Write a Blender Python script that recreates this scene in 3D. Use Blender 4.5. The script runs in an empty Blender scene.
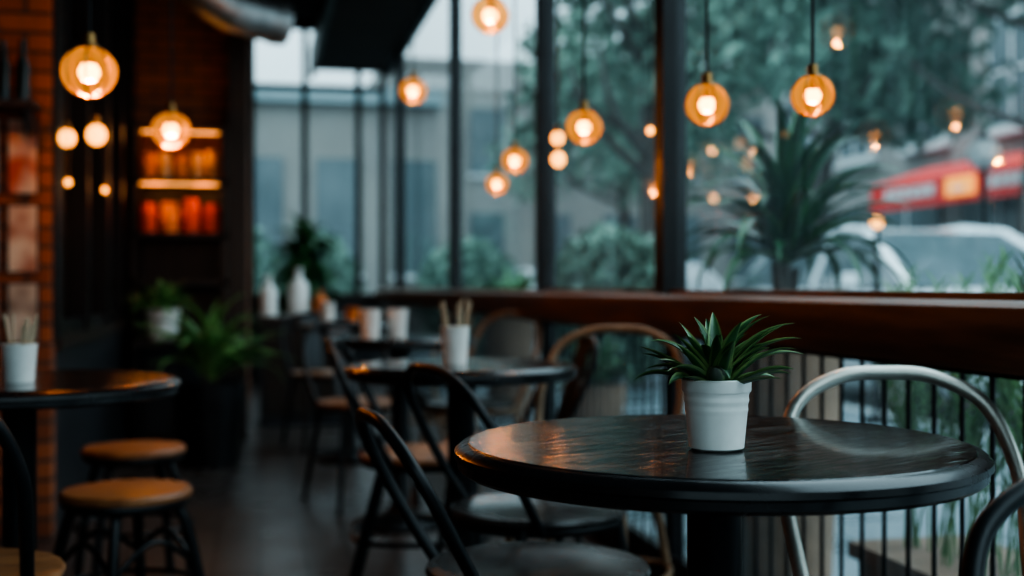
import bpy, math, random
from mathutils import Vector, Matrix
random.seed(7)
R=random.uniform
scene=bpy.context.scene
# ------------------------------------------------------------ materials
def new_mat(name):
    m=bpy.data.materials.new(name); m.use_nodes=True
    nt=m.node_tree; b=nt.nodes['Principled BSDF']
    return m,nt,b
def pmat(name,col,rough=.5,metal=0,col2=None,scale=8,stretch=(1,1,1),bump=0,bscale=None,rough2=None,emit=None,es=0,detail=4,spec=None,coat=0):
    m,nt,b=new_mat(name)
    b.inputs['Base Color'].default_value=(*col,1)
    b.inputs['Roughness'].default_value=rough
    b.inputs['Metallic'].default_value=metal
    if spec is not None: b.inputs['Specular IOR Level'].default_value=spec
    if coat: b.inputs['Coat Weight'].default_value=coat; b.inputs['Coat Roughness'].default_value=.06
    if emit: 
        b.inputs['Emission Color'].default_value=(*emit,1); b.inputs['Emission Strength'].default_value=es
    tc=nt.nodes.new('ShaderNodeTexCoord'); mp=nt.nodes.new('ShaderNodeMapping')
    mp.inputs['Scale'].default_value=stretch
    nt.links.new(tc.outputs['Object'],mp.inputs['Vector'])
    n=nt.nodes.new('ShaderNodeTexNoise'); n.inputs['Scale'].default_value=scale; n.inputs['Detail'].default_value=detail
    nt.links.new(mp.outputs['Vector'],n.inputs['Vector'])
    c2=col2 if col2 else tuple(c*.8 for c in col)
    r=nt.nodes.new('ShaderNodeValToRGB')
    r.color_ramp.elements[0].position=.35; r.color_ramp.elements[1].position=.65
    r.color_ramp.elements[0].color=(*c2,1); r.color_ramp.elements[1].color=(*col,1)
    nt.links.new(n.outputs['Fac'],r.inputs['Fac']); nt.links.new(r.outputs['Color'],b.inputs['Base Color'])
    if rough2 is not None:
        mr=nt.nodes.new('ShaderNodeMapRange'); mr.inputs['From Min'].default_value=.35; mr.inputs['From Max'].default_value=.65
        mr.inputs['To Min'].default_value=rough; mr.inputs['To Max'].default_value=rough2
        nt.links.new(n.outputs['Fac'],mr.inputs['Value']); nt.links.new(mr.outputs['Result'],b.inputs['Roughness'])
    if bump:
        n2=n
        if bscale:
            n2=nt.nodes.new('ShaderNodeTexNoise'); n2.inputs['Scale'].default_value=bscale; n2.inputs['Detail'].default_value=5
            nt.links.new(mp.outputs['Vector'],n2.inputs['Vector'])
        bp=nt.nodes.new('ShaderNodeBump'); bp.inputs['Strength'].default_value=bump; bp.inputs['Distance'].default_value=.004
        nt.links.new(n2.outputs['Fac'],bp.inputs['Height']); nt.links.new(bp.outputs['Normal'],b.inputs['Normal'])
    return m
def brick_mat(name,c1,c2,mortar,axis='x',scale=1.0,rough=.85):
    m,nt,b=new_mat(name); b.inputs['Roughness'].default_value=rough
    tc=nt.nodes.new('ShaderNodeTexCoord'); s=nt.nodes.new('ShaderNodeSeparateXYZ'); c=nt.nodes.new('ShaderNodeCombineXYZ')
    nt.links.new(tc.outputs['Object'],s.inputs[0])
    nt.links.new(s.outputs['X' if axis=='x' else 'Y'],c.inputs['X']); nt.links.new(s.outputs['Z'],c.inputs['Y'])
    br=nt.nodes.new('ShaderNodeTexBrick'); br.inputs['Scale'].default_value=scale
    br.inputs['Color1'].default_value=(*c1,1); br.inputs['Color2'].default_value=(*c2,1); br.inputs['Mortar'].default_value=(*mortar,1)
    br.inputs['Brick Width'].default_value=.22; br.inputs['Row Height'].default_value=.075; br.inputs['Mortar Size'].default_value=.008
    nt.links.new(c.outputs[0],br.inputs['Vector']); nt.links.new(br.outputs['Color'],b.inputs['Base Color'])
    bp=nt.nodes.new('ShaderNodeBump'); bp.inputs['Strength'].default_value=.6; bp.inputs['Distance'].default_value=.01; bp.invert=True
    nt.links.new(br.outputs['Fac'],bp.inputs['Height']); nt.links.new(bp.outputs['Normal'],b.inputs['Normal'])
    return m
def glass_mat(name,tint=(.95,.98,.98),refl=.5,rough=.0,mist=0):
    m,nt,b=new_mat(name); nt.nodes.remove(b); out=nt.nodes['Material Output']
    t=nt.nodes.new('ShaderNodeBsdfTransparent'); t.inputs[0].default_value=(*tint,1)
    g=nt.nodes.new('ShaderNodeBsdfGlossy'); g.inputs['Roughness'].default_value=rough
    f=nt.nodes.new('ShaderNodeLayerWeight'); f.inputs['Blend'].default_value=.5
    pw=nt.nodes.new('ShaderNodeMath'); pw.operation='POWER'; pw.inputs[1].default_value=5
    mu=nt.nodes.new('ShaderNodeMath'); mu.operation='MULTIPLY_ADD'; mu.inputs[1].default_value=refl; mu.inputs[2].default_value=.006
    mx=nt.nodes.new('ShaderNodeMixShader')
    src=t.outputs[0]
    if mist:
        # streaked rain film; its pale veil also stands in for the haze outside
        tr=nt.nodes.new('ShaderNodeBsdfTranslucent'); tr.inputs[0].default_value=(.8,.95,.98,1)
        tc=nt.nodes.new('ShaderNodeTexCoord'); mp=nt.nodes.new('ShaderNodeMapping'); mp.inputs['Scale'].default_value=(1,9,.9)
        n=nt.nodes.new('ShaderNodeTexNoise'); n.inputs['Scale'].default_value=2.5; n.inputs['Detail'].default_value=6; n.inputs['Roughness'].default_value=.65
        mr=nt.nodes.new('ShaderNodeMapRange'); mr.inputs['From Min'].default_value=.32; mr.inputs['From Max'].default_value=.72; mr.inputs['To Min'].default_value=mist*.3; mr.inputs['To Max'].default_value=mist*2.0
        m2=nt.nodes.new('ShaderNodeMixShader')
        nt.links.new(tc.outputs['Object'],mp.inputs['Vector']); nt.links.new(mp.outputs['Vector'],n.inputs['Vector']); nt.links.new(n.outputs['Fac'],mr.inputs['Value']); nt.links.new(mr.outputs[0],m2.inputs[0])
        nt.links.new(t.outputs[0],m2.inputs[1]); nt.links.new(tr.outputs[0],m2.inputs[2]); src=m2.outputs[0]
    nt.links.new(f.outputs['Facing'],pw.inputs[0]); nt.links.new(pw.outputs[0],mu.inputs[0]); nt.links.new(mu.outputs[0],mx.inputs[0]); nt.links.new(src,mx.inputs[1]); nt.links.new(g.outputs[0],mx.inputs[2]); nt.links.new(mx.outputs[0],out.inputs[0])
    return m
def globe_mat():
    m,nt,b=new_mat('amber_globe_glass'); nt.nodes.remove(b); out=nt.nodes['Material Output']
    t=nt.nodes.new('ShaderNodeBsdfTransparent'); t.inputs[0].default_value=(1,.74,.42,1)
    e=nt.nodes.new('ShaderNodeEmission'); e.inputs[0].default_value=(1,.38,.06,1); e.inputs[1].default_value=1.4
    lw=nt.nodes.new('ShaderNodeLayerWeight'); lw.inputs[0].default_value=.35
    mr=nt.nodes.new('ShaderNodeMapRange'); mr.inputs['To Min'].default_value=.25; mr.inputs['To Max'].default_value=.55
    nt.links.new(lw.outputs['Facing'],mr.inputs['Value'])
    mx=nt.nodes.new('ShaderNodeMixShader')
    nt.links.new(mr.outputs[0],mx.inputs[0]); nt.links.new(t.outputs[0],mx.inputs[1]); nt.links.new(e.outputs[0],mx.inputs[2]); nt.links.new(mx.outputs[0],out.inputs[0])
    return m
def emis(name,col,s):
    m,nt,b=new_mat(name); b.inputs['Base Color'].default_value=(*col,1)
    b.inputs['Emission Color'].default_value=(*col,1); b.inputs['Emission Strength'].default_value=s
    return m
BLK=pmat('black_painted_metal',(.018,.02,.022),.32,.4,rough2=.45)
FRM=pmat('dark_window_frame',(.012,.013,.015),.35,.2,rough2=.5)
SILV=pmat('pale_brushed_metal',(.55,.53,.48),.3,.8,rough2=.45,scale=20)
TAN=pmat('bentwood_tan',(.32,.2,.12),.4,col2=(.2,.12,.07),scale=14)
TTOP=pmat('dark_lacquered_tabletop',(.012,.014,.016),.06,col2=(.005,.006,.007),scale=9,stretch=(1,5,1),bump=.6,bscale=16,rough2=.22,coat=.3)
TRIM=pmat('tabletop_edge',(.012,.012,.013),.2,rough2=.3)
SEATD=pmat('dark_seat',(.045,.042,.04),.2,col2=(.03,.028,.027),scale=3,stretch=(1,3,1),rough2=.3)
SEATW=pmat('warm_wood_seat',(.36,.16,.065),.35,col2=(.2,.08,.035),scale=5,stretch=(1,9,1),bump=.2,rough2=.5)
POTW=pmat('white_ceramic',(.84,.85,.82),.3,col2=(.78,.79,.76),scale=30,bump=.05)
SOIL=pmat('potting_soil',(.03,.02,.013),.95,scale=60,bump=.8)
LF=pmat('succulent_leaf',(.065,.16,.06),.38,col2=(.035,.09,.04),scale=30)
LFE=pmat('succulent_leaf_edge',(.22,.31,.11),.4,col2=(.12,.21,.08),scale=30)
LFD=pmat('broad_leaf',(.025,.10,.035),.38,col2=(.01,.05,.022),scale=10)
LFB=pmat('broad_leaf_light',(.09,.24,.08),.4,col2=(.05,.15,.055),scale=10)
FERN=pmat('fern_leaf',(.12,.30,.10),.5,col2=(.06,.18,.06),scale=12)
RAILW=pmat('brown_rail_wood',(.23,.125,.08),.38,col2=(.10,.055,.038),scale=5,stretch=(6,.6,6),bump=.25,rough2=.55)
DWOOD=pmat('dark_stained_wood',(.04,.026,.019),.45,col2=(.022,.015,.012),scale=5,stretch=(4,4,.5),bump=.1)
PANEL=pmat('dark_wall_panel',(.035,.038,.043),.45,col2=(.024,.026,.03),scale=4)
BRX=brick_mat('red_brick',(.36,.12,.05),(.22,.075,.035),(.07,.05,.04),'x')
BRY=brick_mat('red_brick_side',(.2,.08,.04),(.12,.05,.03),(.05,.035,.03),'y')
CEIL=pmat('dark_ceiling',(.035,.025,.02),.8,col2=(.025,.018,.015),scale=3)
DUCT=pmat('galvanised_duct',(.5,.52,.52),.35,.9,scale=12,rough2=.5)
GLS=glass_mat('window_glass',mist=.032); GLI=glass_mat('interior_glass'); GLB=globe_mat()
BULB=emis('bulb_glow',(1,.47,.10),16.0)
BULBS=emis('small_bulb_glow',(1,.38,.06),4.0)
BRASS=pmat('aged_brass',(.35,.2,.08),.35,.9)
TERRA=pmat('terracotta_planter',(.26,.17,.12),.8,col2=(.18,.12,.085),scale=6,bump=.2)
PAVE=pmat('wet_pavement',(.17,.21,.23),.2,col2=(.11,.14,.155),scale=2,rough2=.45,bump=.1)
BARK=pmat('tree_bark',(.09,.08,.075),.9,scale=8,bump=.5)
TLEAF=pmat('tree_foliage',(.19,.29,.225),.8,col2=(.11,.185,.145),scale=1.2)
SHRUB=pmat('shrub_foliage',(.13,.26,.09),.6,col2=(.07,.16,.05),scale=3)
def floor_mat():
    m,nt,b=new_mat('dark_floor_planks')
    tc=nt.nodes.new('ShaderNodeTexCoord'); s=nt.nodes.new('ShaderNodeSeparateXYZ'); c=nt.nodes.new('ShaderNodeCombineXYZ')
    nt.links.new(tc.outputs['Object'],s.inputs[0]); nt.links.new(s.outputs['Y'],c.inputs['X']); nt.links.new(s.outputs['X'],c.inputs['Y'])
    br=nt.nodes.new('ShaderNodeTexBrick'); br.inputs['Scale'].default_value=1
    br.inputs['Color1'].default_value=(.085,.068,.06,1); br.inputs['Color2'].default_value=(.058,.047,.043,1); br.inputs['Mortar'].default_value=(.015,.013,.013,1)
    br.inputs['Brick Width'].default_value=1.4; br.inputs['Row Height'].default_value=.16; br.inputs['Mortar Size'].default_value=.004
    nt.links.new(c.outputs[0],br.inputs['Vector']); nt.links.new(br.outputs['Color'],b.inputs['Base Color'])
    n=nt.nodes.new('ShaderNodeTexNoise'); n.inputs['Scale'].default_value=3; nt.links.new(tc.outputs['Object'],n.inputs['Vector'])
    mr=nt.nodes.new('ShaderNodeMapRange'); mr.inputs['To Min'].default_value=.18; mr.inputs['To Max'].default_value=.45
    nt.links.new(n.outputs['Fac'],mr.inputs['Value']); nt.links.new(mr.outputs[0],b.inputs['Roughness'])
    return m
FLOOR=floor_mat()
# ------------------------------------------------------------ mesh builder
def catmull(P,n=6,closed=False):
    P=[Vector(p) for p in P]; out=[]; N=len(P)
    segs=N if closed else N-1
    for i in range(segs):
        if closed: a,b,c,d=P[(i-1)%N],P[i],P[(i+1)%N],P[(i+2)%N]
        else:
            b,c=P[i],P[i+1]; a=P[i-1] if i>0 else b*2-c; d=P[i+2] if i+2<N else c*2-b
        for k in range(n):
            t=k/n
            out.append(.5*((2*b)+(c-a)*t+(2*a-5*b+4*c-d)*t*t+(3*b-a-3*c+d)*t*t*t))
    if not closed: out.append(P[-1])
    return out
class MB:
    def __init__(s): s.v=[];s.f=[];s.m=[];s.mats=[];s.sm=[]
    def mi(s,mat):
        if mat not in s.mats: s.mats.append(mat)
        return s.mats.index(mat)
    def add(s,vs,fs,mat,smooth=True,M=None):
        o=len(s.v)
        for v in vs: s.v.append((M@Vector(v)) if M else Vector(v))
        k=s.mi(mat)
        for f in fs: s.f.append([i+o for i in f]); s.m.append(k); s.sm.append(smooth)
    def quad(s,a,b,c,d,mat): s.add([a,b,c,d],[(0,1,2,3)],mat,False)
    def box(s,lo,hi,mat,M=None):
        x0,y0,z0=lo;x1,y1,z1=hi
        s.add([(x0,y0,z0),(x1,y0,z0),(x1,y1,z0),(x0,y1,z0),(x0,y0,z1),(x1,y0,z1),(x1,y1,z1),(x0,y1,z1)],
              [(0,3,2,1),(4,5,6,7),(0,1,5,4),(1,2,6,5),(2,3,7,6),(3,0,4,7)],mat,False,M)
    def lathe(s,prof,mat,n=32,M=None,cx=0,cy=0):
        vs=[];fs=[]
        for r,z in prof:
            for i in range(n):
                a=2*math.pi*i/n; vs.append((cx+r*math.cos(a),cy+r*math.sin(a),z))
        for j in range(len(prof)-1):
            for i in range(n):
                k=(i+1)%n; fs.append((j*n+i,j*n+k,(j+1)*n+k,(j+1)*n+i))
        s.add(vs,fs,mat,True,M)
    def tube(s,P,r,mat,n=8,closed=False,M=None,flat=1.0):
        P=[Vector(p) for p in P]; N=len(P); vs=[];fs=[]
        T=[]
        for i in range(N):
            if closed: t=P[(i+1)%N]-P[(i-1)%N]
            else: t=P[min(i+1,N-1)]-P[max(i-1,0)]
            T.append(t.normalized() if t.length>1e-9 else Vector((0,0,1)))
        u=T[0].orthogonal().normalized()
        for i in range(N):
            u=(u-T[i]*u.dot(T[i])); 
            if u.length<1e-6: u=T[i].orthogonal()
            u.normalize(); w=T[i].cross(u)
            rr=r[i] if isinstance(r,(list,tuple)) else r
            for k in range(n):
                a=2*math.pi*k/n; vs.append(P[i]+u*rr*math.cos(a)+w*rr*flat*math.sin(a))
        for i in range(N if closed else N-1):
            j=(i+1)%N
            for k in range(n):
                l=(k+1)%n; fs.append((i*n+k,i*n+l,j*n+l,j*n+k))
        if not closed:
            fs.append(tuple(reversed(range(n)))); fs.append(tuple((N-1)*n+k for k in range(n)))
        s.add(vs,fs,mat,True,M)
    def sphere(s,c,r,mat,n=20,sz=1,m=12):
        prof=[(max(r*math.sin(math.pi*i/m),1e-4),c[2]-r*sz*math.cos(math.pi*i/m)) for i in range(m+1)]
        s.lathe(prof,mat,n,None,c[0],c[1])
    def leaf(s,base,az,L,W,e0,droop,mat,edge=None,n=9,fold=.25,twist=0):
        p=Vector(base); a=Vector((math.cos(az),math.sin(az),0)); side=Vector((-math.sin(az),math.cos(az),0))
        vs=[];fc=[];fe=[]
        for i in range(n+1):
            t=i/n; e=e0-droop*t*t*(1.2-.2*t)
            d=a*math.cos(e)+Vector((0,0,1))*math.sin(e); up=-a*math.sin(e)+Vector((0,0,1))*math.cos(e)
            sd=(side+Vector((0,0,twist*t))).normalized()
            w=W*.5*min(1,.55+t*2.2)*(1-t**2.4)+.0002
            vs+= [p+sd*w+up*w*fold*2, p+sd*w*.72+up*w*fold, p.copy(), p-sd*w*.72+up*w*fold, p-sd*w+up*w*fold*2]
            p=p+d*(L/n)
        for i in range(n):
            o=i*5;q=o+5
            fe+=[(o,o+1,q+1,q),(o+3,o+4,q+4,q+3)]; fc+=[(o+1,o+2,q+2,q+1),(o+2,o+3,q+3,q+2)]
        k=len(s.v); 
        s.add(vs,fc,mat)
        o=k; mm=s.mi(edge or mat)
        for f in fe: s.f.append([i+o for i in f]); s.m.append(mm); s.sm.append(True)
    def foliage(s,c,rad,N,size,mat):
        vs=[];fs=[]
        for i in range(N):
            d=Vector((random.gauss(0,1),random.gauss(0,1),random.gauss(0,1))).normalized()*(R(.35,1)**.6)
            p=Vector(c)+Vector((d.x*rad[0],d.y*rad[1],d.z*rad[2]))
            n1=Vector((R(-1,1),R(-1,1),R(-1,1))).normalized(); u=n1.orthogonal().normalized(); w=n1.cross(u); sz=size*R(.6,1.3)
            o=len(vs); vs+=[p-u*sz,p+w*sz*.45,p+u*sz,p-w*sz*.45]; fs.append((o,o+1,o+2,o+3))
        s.add(vs,fs,mat,False)
    def mesh(s,name):
        me=bpy.data.meshes.new(name); me.from_pydata([tuple(v) for v in s.v],[],s.f)
        for m in s.mats: me.materials.append(m)
        me.polygons.foreach_set('material_index',s.m); me.polygons.foreach_set('use_smooth',s.sm)
        me.update(); me.set_sharp_from_angle(angle=math.radians(40)); return me
    def obj(s,name,loc=(0,0,0),rz=0,sc=1):
        return put(s.mesh(name),name,loc,rz,sc)
def put(me,name,loc=(0,0,0),rz=0,sc=1):
    o=bpy.data.objects.new(name,me); scene.collection.objects.link(o); o.location=loc; o.rotation_euler=(0,0,rz); o.scale=(sc,sc,sc); return o
# ------------------------------------------------------------ room shell
XW=1.3; YE=12.5; YF=-2.5; XL=-2.4; H=3.7
b=MB(); b.box((XL,YF,-.1),(XW+.06,YE+.06,0),FLOOR); b.obj('floor')
b=MB(); b.box((XL,YF,H),(XW+.06,YE+.06,H+.1),CEIL)
for y in (1.5,4.2,6.9,9.6): b.box((XL+.0,y,H-.16),(.55,y+.14,H),DWOOD)
b.obj('ceiling')
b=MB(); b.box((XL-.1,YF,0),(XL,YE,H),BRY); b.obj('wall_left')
b=MB()
b.box((XL,4.9,0),(-.79,5.0,H),BRX)
b.box((XL,4.885,0),(-1.05,4.9,.70),PANEL)
b.obj('wall_poster')
b=MB()
b.box((-.86,4.9+.1,0),(-.79,7.8,.72),PANEL)
b.box((-.90,5.0,.72),(-.77,7.8,.77),DWOOD)
b.box((-.86,5.0,3.0),(-.79,7.8,H),PANEL)
b.obj('wall_partition')
b=MB()
for y,w in ((4.94,.12),(5.75,.07),(6.5,.12),(7.15,.07),(7.74,.1)):
    b.box((-.87,y-w/2+.06,.77),(-.77,y+w/2+.06,3.0),FRM)
b.box((-.85,5.0,.77),(-.79,7.8,.83),FRM); b.box((-.85,5.0,2.94),(-.79,7.8,3.0),FRM)
b.quad((-.83,5.0,.83),(-.83,7.8,.83),(-.83,7.8,2.94),(-.83,5.0,2.94),GLI)
b.obj('window_1')
b=MB(); b.box((XL,7.92,0),(-.1,YE,H),BRX); b.obj('wall_back')
b=MB(); b.box((-.2,7.8,0),(-.08,7.95,H),DWOOD); b.obj('trim_1')
b=MB()
b.box((1.27,YF,0),(1.34,YE,.10),FRM)
b.box((1.25,YF,3.2),(1.36,YE,H),FRM)
b.obj('wall_right')
b=MB(); b.box((.55,YF,3.2),(1.25,YE,H),CEIL); b.box((.5,YF,3.12),(.55,YE,3.4),FRM); b.obj('trim_2')
MUL=[-1.6,.9,3.70,5.44,8.08,11.35]
b=MB()
for i,y in enumerate(MUL):
    w=.04 if i!=4 else .03
    b.box((1.262,y-w,.947),(1.342,y+w,3.2),FRM)
    b.box((1.29,y-w*.6,.1),(1.34,y+w*.6,.828),FRM)
b.box((1.28,YF,3.16),(1.33,YE,3.2),FRM)
b.quad((1.308,YF,.955),(1.308,YE,.955),(1.308,YE,3.2),(1.308,YF,3.2),GLS); b.quad((1.32,YF,.1),(1.32,YE,.1),(1.32,YE,.83),(1.32,YF,.83),GLS)
b.obj('window_2')
b=MB(); 
prof=[(1.175,.842),(1.185,.828),(1.345,.828),(1.355,.838),(1.355,.936),(1.345,.947),(1.19,.947),(1.175,.936)]
n=len(prof); vs=[(x,YF,z) for x,z in prof]+[(x,YE,z) for x,z in prof]
b.add(vs,[(i,(i+1)%n,n+(i+1)%n,n+i) for i in range(n)]+[tuple(reversed(range(n))),tuple(range(n,2*n))],RAILW,False)
b.box((1.285,YF,.947),(1.33,YE,.96),RAILW)
b.obj('trim_3')
b=MB(); y=YF+.05
while y<YE:
    b.tube([(1.28,y,.1),(1.28,y,.828)],.005,FRM,6); y+=.095
b.box((1.27,YF,.1),(1.288,YE,.12),FRM); b.box((1.27,YF,.81),(1.288,YE,.828),FRM)
b.obj('window_railing')
b=MB(); b.box((-.1,YE,0),(1.27,YE+.08,.85),PANEL); b.box((-.1,YE-.04,.85),(1.27,YE+.08,.9),DWOOD); b.box((-.1,YE,3.62),(1.27,YE+.08,H),PANEL); b.obj('wall_end')
b=MB()
for x in (-.08,.45,1.0,1.25): b.box((x-.03,YE,.9),(x+.03,YE+.07,3.62),FRM)
b.box((-.1,YE,3.0),(1.27,YE+.06,3.05),FRM); b.quad((-.1,YE+.03,.9),(1.27,YE+.03,.9),(1.27,YE+.03,3.62),(-.1,YE+.03,3.62),GLS); b.obj('window_3')
b=MB(); b.box((XL,YF-.1,0),(1.36,YF,.4),PANEL); b.box((XL,YF-.1,3.2),(1.36,YF,H),PANEL); b.obj('wall_front')
b=MB()
for x in (-2.35,-1.15,.05,1.25): b.box((x-.04,YF-.08,.4),(x+.04,YF,3.2),FRM)
b.quad((XL,YF-.05,.4),(1.3,YF-.05,.4),(1.3,YF-.05,3.2),(XL,YF-.05,3.2),GLI); b.obj('added_front_window')  # unseen glazing behind the camera, added to let sky light in from the front
# ------------------------------------------------------------ tables
def table_mesh(r,h=.765):
    b=MB()
    b.lathe([(.001,h),(r-.03,h),(r-.022,h),(r-.008,h-.003),(r,h-.010),(r+.001,h-.018),(r-.004,h-.021),(r-.004,h-.031),(r-.010,h-.036),(.001,h-.036)],TRIM,96)
    b.lathe([(.001,h+.0008),(r-.02,h+.0008),(r-.018,h-.001)],TTOP,96)
    b.lathe([(.10,h-.036),(.10,h-.045),(.045,h-.055),(.036,h-.07),(.036,.09),(.05,.06),(.08,.045),(.18,.02),(.19,.012),(.19,0),(.001,0)],BLK,40)
    return b.mesh('round_cafe_table')
T70=table_mesh(.346); T62=table_mesh(.31); T50=table_mesh(.345)
put(T70,'round_cafe_table',(.592,1.508,0),.5)
put(T62,'round_cafe_table',(.525,3.157,0),1)
put(T62,'round_cafe_table',(.56,4.89,0),2)
put(T62,'round_cafe_table',(.50,6.75,0),.2)
put(T50,'round_cafe_table',(-.52,2.82,0),1.3)
# ------------------------------------------------------------ chairs
def chair_mesh(frame,seat,inner='hoop',hr=.0125,top=.80,lean=0,wf=1,steep=False):
    b=MB(); k=top-.80
    b.lathe([(.001,.452),(.15,.455),(.19,.462),(.203,.460),(.207,.452),(.203,.444),(.001,.440)],seat,48)
    b.tube([(.19*math.cos(a*math.pi/16),.19*math.sin(a*math.pi/16),.434) for a in range(32)],.011,frame,8,True)
    def hp(x,y,z):
        f=max(0,min(1,(z-.44)/(.36+k))); return (x*wf,y-lean*f,z)
    half=[(.175,-.085,.43),(.195,-.15,.54+k*.25),(.205,-.205,.65+k*.6),(.172,-.255,.745+k),(.09,-.28,.792+k)]
    if steep: half=[(.15,-.142,.43),(.178,-.19,.54+k*.25),(.190,-.23,.65+k*.6),(.162,-.262,.745+k),(.085,-.282,.792+k)]
    pts=[hp(-x,y,z) for x,y,z in half]+[hp(0,-.287,.80+k)]+[hp(x,y,z) for x,y,z in reversed(half)]
    b.tube(catmull(pts,8),hr,frame,10)
    if inner=='splat':
        pts=catmull([(0,-.17,.44),(0,-.205,.55),(0,-.25,.68),(0,-.285,.79+k)],5)
        vs=[];fs=[]
        for p in pts:
            w=.055; vs+=[(p.x-w,p.y,p.z),(p.x+w,p.y,p.z),(p.x+w,p.y-.006,p.z),(p.x-w,p.y-.006,p.z)]
        for i in range(len(pts)-1):
            for q in range(4): r=(q+1)%4; fs.append((i*4+q,i*4+r,i*4+4+r,i*4+4+q))
        b.add(vs,fs,frame)
    L=[((-.14,.13),(-.185,.19)),((.14,.13),(.185,.19)),((.15,-.12),(.19,-.23)),((-.15,-.12),(-.19,-.23))]
    ring=[]
    for (x0,y0),(x1,y1) in L:
        b.tube(catmull([(x0,y0,.44),((x0*.55+x1*.45),(y0*.55+y1*.45),.25),(x1,y1,.006)],5),[.0125]*10+[.010],frame,8)
        b.lathe([(.001,0),(.015,0),(.015,.012),(.001,.012)],frame,12,None,x1,y1)
        t=.52; ring.append((x0+(x1-x0)*t,y0+(y1-y0)*t,.44-.434*t))
    b.tube(catmull(ring,8,True),.008,frame,8,True)
    return b.mesh('bistro_chair')
C_HERO=chair_mesh(BLK,SEATD,'none',.0115,.745,.03,1,True)
C_DARK=chair_mesh(BLK,SEATD,'none',.011,.79); C_SPLAT=chair_mesh(BLK,SEATW,'splat'); C_SILV=chair_mesh(SILV,SEATD,'none',.012,.828,0,.92); C_TAN=chair_mesh(TAN,SEATD,'none',.012,.85); C_BW=chair_mesh(BLK,SEATW,'none',.012,.82)
def chair(me,x,y,face):
    return put(me,'bistro_chair',(x,y,0),math.radians(face-90))
chair(C_HERO,.50,2.15,7)
chair(C_SILV,.96,1.54,-101)
chair(C_DARK,.82,.755,-95)
chair(C_BW,-.555,2.31,82)
chair(C_DARK,.635,2.73,16)
chair(C_SPLAT,.50,3.69,-10)
chair(C_TAN,.84,3.06,235)
chair(C_SPLAT,.80,3.92,185)
chair(C_SPLAT,.45,5.40,-72)
chair(C_TAN,.92,5.25,215)
chair(C_SPLAT,.38,7.3,-75)
chair(C_TAN,.90,6.9,190)
# ------------------------------------------------------------ stools
def stool_mesh():
    b=MB()
    b.lathe([(.001,.455),(.14,.455),(.158,.452),(.165,.443),(.163,.432),(.001,.430)],SEATW,40)
    b.lathe([(.001,.431),(.158,.431),(.160,.42),(.150,.408),(.145,.408),(.14,.425)],BLK,40)
    for i in range(4):
        a=math.pi/4+i*math.pi/2; c,s=math.cos(a),math.sin(a)
        b.tube(catmull([(.11*c,.11*s,.425),(.150*c,.150*s,.36),(.19*c,.19*s,.18),(.215*c,.215*s,.006)],6),.0135,BLK,8)
        b.lathe([(.001,0),(.017,0),(.017,.012),(.001,.012)],BLK,12,None,.215*c,.215*s)
        a2=a+math.pi/2
        b.tube(catmull([(.17*c,.17*s,.26),(.12*math.cos(a+math.pi/4),.12*math.sin(a+math.pi/4),.33),(.17*math.cos(a2),.17*math.sin(a2),.26)],6),.007,BLK,6)
    b.tube([(.183*math.cos(a*math.pi/12),.183*math.sin(a*math.pi/12),.20) for a in range(24)],.007,BLK,6,True)
    return b.mesh('round_stool')
S=stool_mesh()
put(S,'round_stool',(-.40,4.07,0),.3); put(S,'round_stool',(-.335,3.22,0),.7)
# ------------------------------------------------------------ hero potted plant
def ribbed_pot(b,z0,rb,rt,h,mat,ribs=True):
    pr=[(.001,z0),(rb-.004,z0),(rb,z0+.003)]
    N=26
    for i in range(N+1):
        t=i/N; r=rb+(rt*.95-rb)*t; z=z0+.003+t*(h*.80)
        if ribs and .62<t<.98: r+= .0005*math.sin((t-.62)*2*math.pi*6)
        pr.append((r,z))
    pr+=[(rt*.985,z0+h*.82),(rt,z0+h*.84),(rt,z0+h*.985),(rt-.0015,z0+h),(rt-.005,z0+h),(rt-.006,z0+h*.97),(rt-.008,z0+h*.82)]
    b.lathe(pr,mat,64)
    b.lathe([(.001,z0+h*.9),(rt-.006,z0+h*.88)],SOIL,32)
b=MB(); ribbed_pot(b,0,.0345,.0435,.089,POTW)
random.seed(11)
for i in range(48):
    az=i*2.39996+R(-.4,.4); t=i/47
    e0=1.38-1.0*t+R(-.22,.18); L=.075+.022*math.sin(t*3)+R(-.022,.018)
    b.leaf((.012*math.cos(az)*t*2,.012*math.sin(az)*t*2,.078),az,L,R(.019,.026),e0,R(.3,1.35),LF,LFE,10,.26,R(-.5,.5))
for az,e,L in ((-.25,.95,.13),(-.5,.8,.125),(.3,1.15,.12),(-.1,.6,.125),(2.9,.5,.095),(1.3,1.4,.105),(-.6,1.2,.115)):
    b.leaf((0,0,.08),az,L,.025,e,.9,LF,LFE,12,.26,.2)
b.obj('potted_succulent',(.562,1.425,.766),0)
# ------------------------------------------------------------ cups
def cup(loc,r,h,mat,name,sticks=True,stick_mat=None,rz=0):
    b=MB(); b.lathe([(.001,0),(r*.82,0),(r*.84,.003),(r,h-.004),(r+.002,h),(r-.003,h),(r*.8,.006),(.001,.006)],mat,32)
    if sticks:
        for i in range(9):
            a=R(0,6.28); q=R(.1,.6)*r; ex=R(.7,1.25)*r; a2=a+R(-.5,.5)
            b.tube([(q*math.cos(a),q*math.sin(a),.008),(ex*math.cos(a2)*.95,ex*math.sin(a2)*.95,h*R(1.45,1.8))],.003,stick_mat,6)
    return b.obj(name,loc,rz)
STK=pmat('wooden_stir_sticks',(.6,.5,.36),.6,col2=(.45,.36,.25))
cup((-.505,2.74,.766),.036,.082,POTW,'cup_of_stir_sticks',True,STK)
cup((.505,3.14,.766),.038,.10,POTW,'cup_of_stir_sticks',True,STK)
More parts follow.
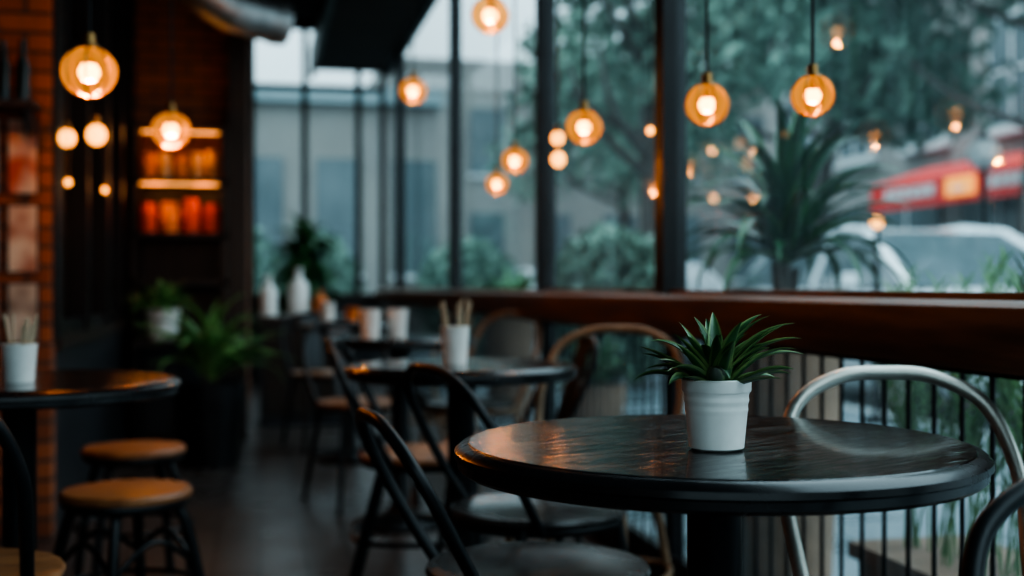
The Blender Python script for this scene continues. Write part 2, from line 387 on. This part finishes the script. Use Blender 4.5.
cup((.43,4.80,.766),.042,.115,POTW,'paper_cup',False); cup((.545,4.86,.766),.042,.115,POTW,'paper_cup',False)
cup((.36,6.6,.766),.04,.12,POTW,'paper_cup',False)
RED=pmat('red_jar',(.65,.09,.03),.4,col2=(.55,.06,.025)); ORG=pmat('orange_jar',(.8,.26,.06),.45,col2=(.65,.16,.04))
cup((.50,6.72,.766),.04,.09,ORG,'candle_cup',False)
b=MB(); b.box((-.06,8.5,0),(.52,9.1,.72),PANEL); b.box((-.08,8.45,.72),(.56,9.15,.765),DWOOD)
for x in (.05,.24,.43): b.box((x-.08,8.49,.08),(x+.08,8.5,.66),DWOOD)
b.obj('service_counter',(.06,0,0))
def bottle(loc,mat,r=.04,h=.26,name='bottle'):
    b=MB(); b.lathe([(.001,0),(r,0),(r,h*.6),(r*.75,h*.72),(r*.35,h*.8),(r*.33,h*.95),(r*.4,h*.96),(r*.4,h),(.001,h)],mat,20); return b.obj(name,loc)
bottle((.06,8.65,.765),POTW,.06,.28,'ceramic_bottle'); bottle((.27,8.7,.765),POTW,.07,.34,'ceramic_bottle'); bottle((.42,8.62,.765),ORG,.05,.18,'ceramic_bottle')
# ------------------------------------------------------------ shelf unit
b=MB(); x0,x1=-.76,-.2; y0,y1=7.55,7.9
b.box((x0,y0,0),(x0+.03,y1,1.95),DWOOD); b.box((x1-.03,y0,0),(x1,y1,1.95),DWOOD)
for z in (.05,.66,.98,1.27,1.60,1.93): b.box((x0,y0+(.12 if z>1.9 else 0),z),(x1,y1,z+.03),DWOOD)
b.box((x0,y1-.01,0),(x1,y1+.01,1.62),DWOOD)
b.box((x0+.03,y0+.01,.08),(x1-.03,y0+.03,.66),PANEL)
b.tube([(-.5,y0-.01,.3),(-.5,y0-.01,.45)],.006,BRASS)
FILL_STRIP=emis('added_shelf_glow',(1,.42,.12),3.0)  # glowing strips added under the boards to warm the shelf
for z in (1.93,1.60): b.box((x0+.05,y0+(.13 if z>1.9 else .012),z-.008),(x1-.05,y0+(.145 if z>1.9 else .027),z),FILL_STRIP)
su=b.obj('wall_shelf_unit')
for z,yy in ((1.88,7.60),(1.56,7.56)):
    for x in (-.62,-.34):
        ld=bpy.data.lights.new('shelf_fill_light','POINT'); ld.energy=.9; ld.color=(1,.42,.13); ld.shadow_soft_size=.02  # fill lights added to brighten the jars and boards
        lo=bpy.data.objects.new('shelf_fill_light',ld); scene.collection.objects.link(lo); lo.parent=su; lo.location=(x,yy-.02,z)
b=MB()
JW=pmat('pale_jar',(.8,.4,.16),.4)
random.seed(4)
for z,n_,hh in ((1.63,5,.17),(1.30,4,.2)):
    for i in range(n_):
        x=x0+.09+i*(x1-x0-.18)/(n_-1); m=random.choice([RED,RED,ORG]) if z<1.6 else random.choice([ORG,JW])
        r=.046 if n_==5 else .055; h=hh*R(.85,1.1)
        b.lathe([(.001,z),(r,z),(r,z+h*.75),(r*.8,z+h*.82),(r*.85,z+h*.83),(r*.85,z+h),(.001,z+h)],m,16,None,x,7.65)
b.obj('shelf_jars')
b=MB(); b.box((-.72,7.2,.62),(-.42,7.5,.66),DWOOD)
for x in (-.70,-.44):
    for y in (7.22,7.48): b.box((x-.015,y-.015,0),(x+.015,y+.015,.62),BLK)
b.obj('plant_stand')
def plant_obj(name,loc,rp,hp,potmat,nl,L,W,mat,mat2=None,e=(.3,1.4),dr=(.6,1.8),tall=0,rb=None):
    b=MB(); rb=rb or rp*.78
    b.lathe([(.001,0),(rb,0),(rp,hp*.96),(rp,hp),(rp-.012,hp),(rp-.015,hp*.93),(.001,hp*.93)],potmat,32)
    b.lathe([(.001,hp*.935),(rp-.014,hp*.935)],SOIL,24)
    z=hp*.93
    if tall:
        for q in range(3):
            a=q*2.1; b.tube([(.03*math.cos(a),.03*math.sin(a),z-.02),(.05*math.cos(a),.05*math.sin(a),z+tall)],.014,BARK,8)
    for i in range(nl):
        az=i*2.39996+R(-.3,.3); zz=z+(tall*R(.25,1.0) if tall else 0); l=L*R(.7,1.15)
        b.leaf((R(-.04,.04)*rp*5,R(-.04,.04)*rp*5,zz),az,l,W*R(.8,1.2),R(*e),R(*dr),mat,mat2 or mat,9,.2,R(-.4,.4))
    return b.obj(name,loc)
random.seed(3)
PLF=pmat('palm_leaf_light',(.24,.48,.17),.45,col2=(.14,.32,.10),scale=12)
plant_obj('potted_fern',(-.56,7.35,.66),.10,.18,POTW,60,.24,.035,PLF,FERN,(.3,1.4),(.8,2.2))
plant_obj('potted_palm',(-.27,6.75,0),.19,.45,BLK,80,.50,.05,PLF,FERN,(.5,1.45),(1.0,2.4),.12)
plant_obj('potted_tree',(.42,11.85,0),.2,.5,BLK,240,.42,.09,LFB,LFD,(-.3,1.4),(.6,1.8),.95)
b=MB()
b.lathe([(.001,0),(.15,0),(.195,.90),(.205,.90),(.205,.96),(.18,.96),(.175,.93),(.001,.93)],TERRA,40)
random.seed(21)
for q,(dx,dy,h) in enumerate(((.0,.0,.13),(.05,.03,.08),(-.05,-.03,.10))):
    b.tube([(dx*.5,dy*.5,.92),(dx,dy,.95+h)],.016,BARK,8)
for i in range(56):
    az=i*2.39996+R(-.3,.3); t=i/55
    e0=1.5-1.2*t**.75+R(-.1,.1)
    L=R(.42,.62)
    if math.cos(az)<-.3: L=min(L,.36/abs(math.cos(az))+(.2 if e0>1.1 else .05))
    b.leaf((R(-.03,.03),R(-.03,.03),1.13-.09*t),az,L,R(.055,.072),e0,R(.9,2.3)*(.6+.7*t),LFD,LFB if i%3==0 else LFD,12,.2,R(-.4,.4))
b.obj('potted_dracaena',(1.72,3.74,0))
b=MB(); b.box((-.16,-.4,0),(.16,.4,.26),TERRA); b.box((-.18,-.42,.26),(.18,.42,.30),TERRA)
for i in range(50):
    x,y=R(-.12,.12),R(-.33,.33); az=R(0,6.28); L=R(.58,.84)
    if math.cos(az)<-.4: az+=math.pi
    P=[Vector((x,y,.28))]; e=R(1.3,1.55)
    for k in range(12):
        e-=.02+.07*k/12; P.append(P[-1]+Vector((math.cos(az)*math.cos(e),math.sin(az)*math.cos(e),math.sin(e)))*(L/12))
    b.tube(P,.0028,SHRUB,4)
    for k in range(5,13):
        for s_ in (-1,1):
            for j in (0,.5):
                b.leaf(P[k]-(P[k]-P[k-1])*j,az+s_*R(.6,1.2),R(.045,.08),.012,e+.2,.4,SHRUB,FERN,3)
b.obj('outdoor_shrub_planter',(1.70,2.5,0))
plant_obj('outdoor_potted_plant',(1.85,8.9,0),.2,.75,TERRA,70,.42,.06,LFB,FERN,(.4,1.45),(.6,1.8),.1)
plant_obj('outdoor_potted_plant',(1.75,6.2,0),.17,.45,TERRA,50,.3,.05,LFD,FERN,(.4,1.45),(.6,1.8),.05)
# ------------------------------------------------------------ pendants
def pendant(loc,D,ceil,energy=3):
    x,y,z=loc; b=MB(); r=D/2
    b.sphere((0,0,0),r,GLB,28,.95,16)
    b.lathe([(.001,r*1.45),(r*.22,r*1.42),(r*.26,r*1.0),(r*.42,r*.93),(r*.44,r*.84),(r*.40,r*.82)],BRASS,20)
    b.tube([(0,0,r*1.4),(0,0,ceil-z-.02)],.0035,BLK,6)
    b.lathe([(.001,ceil-z-.03),(.045,ceil-z-.025),(.05,ceil-z),(.001,ceil-z)],BLK,20)
    for i in range(8):
        a=i*math.pi/4
        b.tube([(r*1.01*math.sin(t)*math.cos(a),r*1.01*math.sin(t)*math.sin(a),r*.96*math.cos(t)) for t in [math.pi*(.13+.84*k/12) for k in range(13)]],r*.035,BRASS,5)
    b.lathe([(.001,-r*.40),(r*.24,-r*.33),(r*.37,-r*.12),(r*.38,r*.05),(r*.26,r*.27)],BULB,18)
    b.lathe([(r*.26,r*.27),(r*.13,r*.42),(r*.13,r*.85)],BRASS,14)
    o=b.obj('pendant_lamp',loc)
    ld=bpy.data.lights.new('bulb_light','POINT'); ld.energy=energy; ld.color=(1,.42,.13); ld.shadow_soft_size=.012
    lo=bpy.data.objects.new('bulb_light',ld); scene.collection.objects.link(lo); lo.parent=o; lo.location=(0,0,-r*.68)
    return o
S1=3.2
pendant((-.404,3.048,1.49),.13,H,9)
pendant((-.305,4.355,1.52),.13,H,20)
pendant((.713,3.733,1.83),.12,S1,4)
pendant((.686,5.475,1.87),.12,S1,4)
pendant((.872,3.19,1.41),.1,S1,2)
pendant((.956,4.50,1.455),.1,S1,2)
pendant((.966,4.906,1.40),.09,S1,2)
pendant((.995,2.58,1.385),.1,S1,2)
pendant((1.06,2.18,1.345),.085,S1,2)
def mini(loc,top,D=.05):  # small glowing bulbs stand in for lamp reflections in the window glass
    b=MB(); r=D/2; b.sphere((0,0,0),r,BULBS,16,1.1,10); b.lathe([(r*.3,r*.9),(r*.4,r*1.0),(r*.4,r*1.9),(.001,r*2)],BRASS,12); b.tube([(0,0,r*1.9),(0,0,top-loc[2])],.002,BLK,5)
    return b.obj('glass_reflection_bulb',loc)
mini((.972,3.88,1.395),S1,.048); mini((.98,3.92,1.47),S1,.044); mini((1.1,3.30,1.42),S1,.022)
mini((-.71,4.76,1.53),H,.062); mini((-.60,4.72,1.54),H,.072); mini((-.70,4.72,1.36),H,.026); mini((-.58,4.8,1.34),H,.022)
# ------------------------------------------------------------ duct
b=MB(); P=catmull([(-.48,7.0,3.7),(-.48,7.0,3.1),(-.42,7.05,2.78),(-.2,7.15,2.6),(.02,7.25,2.56),(.15,7.3,2.54)],6)
b.tube(P,.13,DUCT,24)
for i in range(3,len(P),4):
    t=(P[min(i+1,len(P)-1)]-P[i-1]).normalized(); b.tube([P[i]-t*.012,P[i]+t*.012],.137,DUCT,24)
b.tube([(.0,7.24,2.68),(.0,7.24,3.7)],.006,BLK)
b.obj('ventilation_duct')
# ------------------------------------------------------------ posters, shelf on left brick wall
PB=[pmat('poster_paper_%d'%i,c,.7,col2=c2,scale=9,detail=1) for i,(c,c2) in enumerate([((.6,.55,.45),(.35,.15,.1)),((.65,.65,.6),(.15,.2,.25)),((.45,.1,.06),(.6,.5,.4)),((.55,.5,.42),(.2,.16,.13)),((.25,.35,.38),(.6,.55,.5))])]
k=0
for z0,z1 in ((1.32,1.62),(1.02,1.29),(.75,.99)):
    for xa,xb in ((-1.32,-1.13),(-1.11,-.97),(-.95,-.83)):
        b=MB(); b.box((-(xb-xa)/2,-.006,-(z1-z0)/2),((xb-xa)/2,.006,(z1-z0)/2),FRM); b.box((-(xb-xa)/2+.008,-.008,-(z1-z0)/2+.008),((xb-xa)/2-.008,-.005,(z1-z0)/2-.008),PB[k%5])
        b.obj('wall_poster_print',((xa+xb)/2,4.893,(z0+z1)/2)); k+=1
b=MB(); b.box((-1.5,4.72,1.64),(-.82,4.9,1.665),DWOOD); b.box((-1.4,4.75,1.55),(-1.38,4.9,1.64),BLK); b.box((-.86,4.75,1.55),(-.84,4.9,1.64),BLK); b.obj('wall_shelf')
DG=pmat('dark_bottle_glass',(.02,.035,.04),.1); 
b=MB()
mm=[DG,POTW,DG,RED,DG,DG,RED,DG,DG]
for i in range(9):
    x=-1.42+i*.068; h=R(.2,.3); r=.028; z=1.665
    b.lathe([(.001,z),(r,z),(r,z+h*.6),(r*.4,z+h*.78),(r*.38,z+h),(.001,z+h)],mm[i],16,None,x,4.81)
b.obj('shelf_bottles')
# ------------------------------------------------------------ outside
b=MB(); b.box((-60,-40,-.3),(80,120,-.12),PAVE); b.obj('ground')
b=MB(); b.box((1.36,-20,-.12),(4.6,20,-.0),PAVE); b.box((4.6,-20,-.12),(4.75,20,.0),pmat('kerb_stone',(.35,.37,.37),.6)); b.obj('pavement')
BF=brick_mat('facade_brick_grey',(.25,.22,.20),(.20,.18,.17),(.3,.29,.28),'y',.6); BF2=pmat('facade_plaster',(.25,.235,.215),.8,col2=(.2,.19,.18),scale=.6)
BF3=pmat('facade_plaster_teal',(.24,.30,.31),.8,col2=(.2,.26,.27),scale=.6)
WFR=pmat('white_window_trim',(.6,.62,.62),.6); DGL=pmat('dark_facade_glass',(.08,.11,.12),.15,col2=(.12,.15,.16),scale=.8)
def facade(name,x,y0,y1,h,mat,dy=2.6,off=1.2,face=-1,z0=3.9,ww=1.3,wh=1.9):
    b=MB(); b.box((x,y0,-.12),(x+6,y1,h),mat)
    z=z0
    while z+wh<h-.4:
        y=y0+off
        while y+ww<y1-.3:
            b.box((x-.10,y-.12,z-.12),(x+.02,y+ww+.12,z+wh+.12),WFR)
            b.box((x-.12,y,z),(x-.09,y+ww,z+wh),DGL)
            b.box((x-.14,y+ww/2-.03,z),(x-.08,y+ww/2+.03,z+wh),WFR); b.box((x-.14,y,z+wh/2-.03),(x-.08,y+ww,z+wh/2+.03),WFR)
            b.box((x-.22,y-.2,z-.2),(x,y+ww+.2,z-.1),WFR)
            y+=dy
        z+=3.1
    b.box((x-.25,y0,h-.3),(x+6,y1,h),WFR)
    y=y0+.6
    while y+2.6<y1:
        b.box((x-.06,y,.4),(x+.02,y+2.4,2.6),DGL); b.box((x-.08,y+1.17,.4),(x+.02,y+1.23,2.6),WFR); y+=3.2
    b.box((x-.1,y0,2.75),(x+.02,y1,3.1),mat)
    return b.obj(name)
facade('brick_building',13.2,14.5,30,12,BF,2.9,1.0)
facade('plaster_building',13.6,5,14.2,9.5,BF2,2.6,.8)
b=MB(); b.box((-14,22,-.12),(3.2,28,4.5),BF2)
for i in range(7):
    x=-6+i*1.4; b.box((x,21.95,1.2),(x+.8,22.02,3.3),DGL); b.box((x-.06,21.92,1.1),(x+.86,21.97,1.2),WFR)
b.box((-14,21.8,4.3),(3.3,28,4.6),BF3); b.obj('low_building')
b=MB(); b.box((3.4,34,-.12),(16,40,7.5),BF2)
for i in range(6):
    for j in range(2):
        b.box((3.9+i*2,33.95,1.2+j*3),(4.9+i*2,34.02,3.1+j*3),DGL); b.box((3.85+i*2,33.9,1.1+j*3),(4.95+i*2,33.97,1.2+j*3),WFR)
b.obj('street_end_building')
AWR=pmat('red_awning_cloth',(.75,.04,.03),.6,col2=(.62,.03,.025)); AWY=emis('lit_shop_sign',(1,.35,.05),.9)
b=MB(); ya,yb=15.5,21.9
b.add([(13.1,ya,3.35),(13.1,yb,3.35),(11.9,yb,2.95),(11.9,ya,2.95),(11.9,ya,2.45),(11.9,yb,2.45)],[(0,1,2,3),(3,2,5,4)],AWR,False)
b.add([(13.1,ya,3.35),(11.9,ya,2.95),(11.9,ya,2.45),(13.1,ya,2.45)],[(0,1,2,3)],AWR,False)
for i in range(7):
    y=16.3+i*.24; b.box((11.86,y,2.62),(11.9,y+.15,2.84),WFR)
for i in range(6):
    y=19.6+i*.3; b.box((11.86,y,2.62),(11.9,y+.2,2.84),WFR)
b.obj('shop_awning')
b=MB(); b.box((11.80,18.3,2.56),(11.88,19.1,2.88),AWY); b.box((11.79,18.5,2.64),(11.80,18.9,2.72),WFR); b.tube([(11.84,18.7,2.88),(12.3,18.7,3.1)],.02,BLK); b.obj('lit_shop_sign')
# car
def car_mesh(paint):
    b=MB(); G=pmat('car_glass',(.10,.13,.14),.08); TY=pmat('tyre_rubber',(.02,.02,.02),.8)
    st=[(-2.2,.55,.35,.60),(-2.15,.68,.28,.74),(-1.9,.78,.24,.84),(-1.1,.86,.22,.97),(0,.88,.22,.98),(1.2,.87,.22,.99),(1.9,.82,.24,.96),(2.15,.74,.3,.88),(2.22,.62,.4,.7)]
    secs=[]
    for x,w,zb,zt in st:
        mid=(zb+zt)/2; secs.append([(x,-w*.9,zb),(x,-w,zb+.12),(x,-w,mid+.05),(x,-w*.95,zt-.07),(x,-w*.82,zt),(x,0,zt+.03),(x,w*.82,zt),(x,w*.95,zt-.07),(x,w,mid+.05),(x,w,zb+.12),(x,w*.9,zb)])
    n=11; vs=[p for s_ in secs for p in s_]; fs=[]
    for i in range(len(secs)-1):
        for k in range(n): l=(k+1)%n; fs.append((i*n+k,i*n+l,i*n+n+l,i*n+n+k))
    fs.append(tuple(range(n))); fs.append(tuple(reversed([(len(secs)-1)*n+k for k in range(n)])))
    b.add(vs,fs,paint)
    gs=[(-1.25,.74,.96,.70,.965),(-.9,.75,.97,.66,1.18),(-.45,.76,.97,.60,1.40),(.1,.76,.97,.58,1.46),(.8,.76,.97,.57,1.44),(1.35,.75,.98,.60,1.30),(1.95,.70,.96,.62,.975)]
    for i in range(len(gs)-1):
        a,c=gs[i],gs[i+1]
        b.add([(a[0],-a[1],a[2]),(a[0],-a[3],a[4]),(c[0],-c[3],c[4]),(c[0],-c[1],c[2])],[(0,1,2,3)],G)
        b.add([(a[0],a[1],a[2]),(a[0],a[3],a[4]),(c[0],c[3],c[4]),(c[0],c[1],c[2])],[(3,2,1,0)],G)
        b.add([(a[0],-a[3],a[4]),(a[0],a[3],a[4]),(c[0],c[3],c[4]),(c[0],-c[3],c[4])],[(0,1,2,3)],paint if i in(2,3,4) else G)
    for s_ in(-1,1):
        b.tube([(g[0],s_*g[3],g[4]) for g in gs],.04,paint,8)
        b.tube([(.15,s_*.765,.97),(.12,s_*.585,1.45)],.035,paint,6)
        b.box((-.75,s_*.9-.06,.98),(-.6,s_*.9+.06,1.08),paint)
        for x in(-1.4,1.4):
            M=Matrix.Translation((x,s_*.80,.32))@Matrix.Rotation(math.pi/2,4,'X')
            b.lathe([(.001,-.1),(.22,-.1),(.31,-.1),(.325,-.06),(.325,.06),(.31,.1),(.22,.1),(.001,.1)],TY,28,M)
            b.lathe([(.001,-.112),(.2,-.108),(.21,-.1)],SILV,20,M); b.lathe([(.001,.112),(.2,.108),(.21,.1)],SILV,20,M)
        b.box((-2.19,s_*.5-.14,.62),(-2.1,s_*.5+.14,.74),WFR)
        b.box((2.12,s_*.55-.12,.7),(2.2,s_*.55+.12,.82),RED)
    return b.mesh('parked_car')
PW=pmat('white_car_paint',(.72,.77,.79),.2,coat=.6,col2=(.68,.73,.75)); PG=pmat('grey_car_paint',(.3,.34,.36),.2,coat=.6)
CM=car_mesh(PW); CM2=car_mesh(PG)
put(CM,'parked_car',(5.85,10.1,-.12),math.radians(90),1.12); put(CM2,'parked_car',(5.9,17.5,-.12),math.radians(90)); put(CM,'parked_car',(5.9,24,-.12),math.radians(90))
def tree(loc,h,cz,rad,N,lean=0,name='street_tree'):
    b=MB(); b.tube(catmull([(0,0,0),(.05,.05,h*.4),(lean*.5,0,h*.7),(lean,.1,h)],5),[.17-.008*i for i in range(16)],BARK,10)
    for i in range(9):
        a=R(0,6.28); z=h*R(.55,.95); q=R(.6,1)
        b.tube(catmull([(lean*.5,0,z),(rad[0]*.4*math.cos(a),rad[1]*.4*math.sin(a),z+.5),(rad[0]*q*math.cos(a)*.9,rad[1]*q*math.sin(a)*.9,z+1.1)],4),[.06-.005*k for k in range(9)],BARK,6)
    for i in range(14):
        a=R(0,6.28); q=R(.2,.85); b.foliage((rad[0]*q*math.cos(a),rad[1]*q*math.sin(a),cz+R(-.7,.7)*rad[2]),(rad[0]*.42,rad[1]*.42,rad[2]*.35),N//14,.13,TLEAF)
    return b.obj(name,loc)
random.seed(5)
tree((4.3,13.0,0),4.0,4.3,(1.9,1.9,2.0),3000)
tree((7.6,15.5,-.12),5.0,5.2,(2.8,2.8,2.3),6500,.5)
tree((8.6,12.2,-.12),4.9,5.9,(2.2,2.2,1.2),3500,.3)
tree((7.4,24,-.12),5.0,5.0,(2.8,2.8,2.5),5000)
def bush(loc,rad,N,name='street_bush'):
    b=MB(); b.tube([(0,0,0),(0,0,rad[2])],.05,BARK)
    for i in range(6): a=i; b.tube([(0,0,.1),(rad[0]*.6*math.cos(a),rad[1]*.6*math.sin(a),rad[2]*1.2)],.02,BARK,5)
    b.foliage((0,0,rad[2]*1.0),rad,N,.09,TLEAF); return b.obj(name,loc)
bush((3.4,11.4,0),(.7,.7,.8),2500); bush((2.6,15,0),(.7,.9,.8),2000); bush((.7,15.5,-.12),(.6,.8,.9),2500); bush((-.8,17,-.12),(1.2,.8,1.1),2500)
b=MB(); b.lathe([(.001,0),(.14,0),(.12,.25),(.05,.35),(.04,2.5),(.07,2.55),(.001,2.56)],FRM,20); b.sphere((0,0,2.75),.2,WFR,20); b.lathe([(.12,2.92),(.05,3.0),(.001,3.05)],FRM,16); b.obj('street_lamp',(8.84,13.45,-.12))
b=MB(); b.tube([(0,0,0),(0,0,1.38)],.022,FRM); b.sphere((0,0,1.43),.04,BULBS); b.lathe([(.001,0),(.09,0),(.09,.05),(.001,.05)],FRM); b.obj('bollard_light',(4.3,7.83,0))
# ------------------------------------------------------------ world & lights
w=bpy.data.worlds.new('overcast_sky'); scene.world=w; w.use_nodes=True; nt=w.node_tree; bg=nt.nodes['Background']
tc=nt.nodes.new('ShaderNodeTexCoord'); sp=nt.nodes.new('ShaderNodeSeparateXYZ'); rp=nt.nodes.new('ShaderNodeValToRGB')
nt.links.new(tc.outputs['Generated'],sp.inputs[0]); nt.links.new(sp.outputs['Z'],rp.inputs['Fac'])
rp.color_ramp.elements[0].color=(.12,.16,.175,1); rp.color_ramp.elements[1].color=(.61,.82,.92,1); rp.color_ramp.elements[1].position=.75
nt.links.new(rp.outputs['Color'],bg.inputs['Color']); bg.inputs['Strength'].default_value=4.0
# ------------------------------------------------------------ camera
cam=bpy.data.cameras.new('camera'); co=bpy.data.objects.new('camera',cam); scene.collection.objects.link(co)
co.location=(0,0,.97); co.rotation_euler=(math.radians(90),0,-math.radians(11.86))
cam.sensor_width=36; cam.lens=42.19; cam.shift_y=-.001; cam.clip_start=.05; cam.clip_end=300
cam.dof.use_dof=True; cam.dof.focus_distance=1.52; cam.dof.aperture_fstop=2.4
scene.camera=co
scene.view_settings.view_transform='AgX'
try: scene.view_settings.look='AgX - High Contrast'
except Exception as e: print(e)
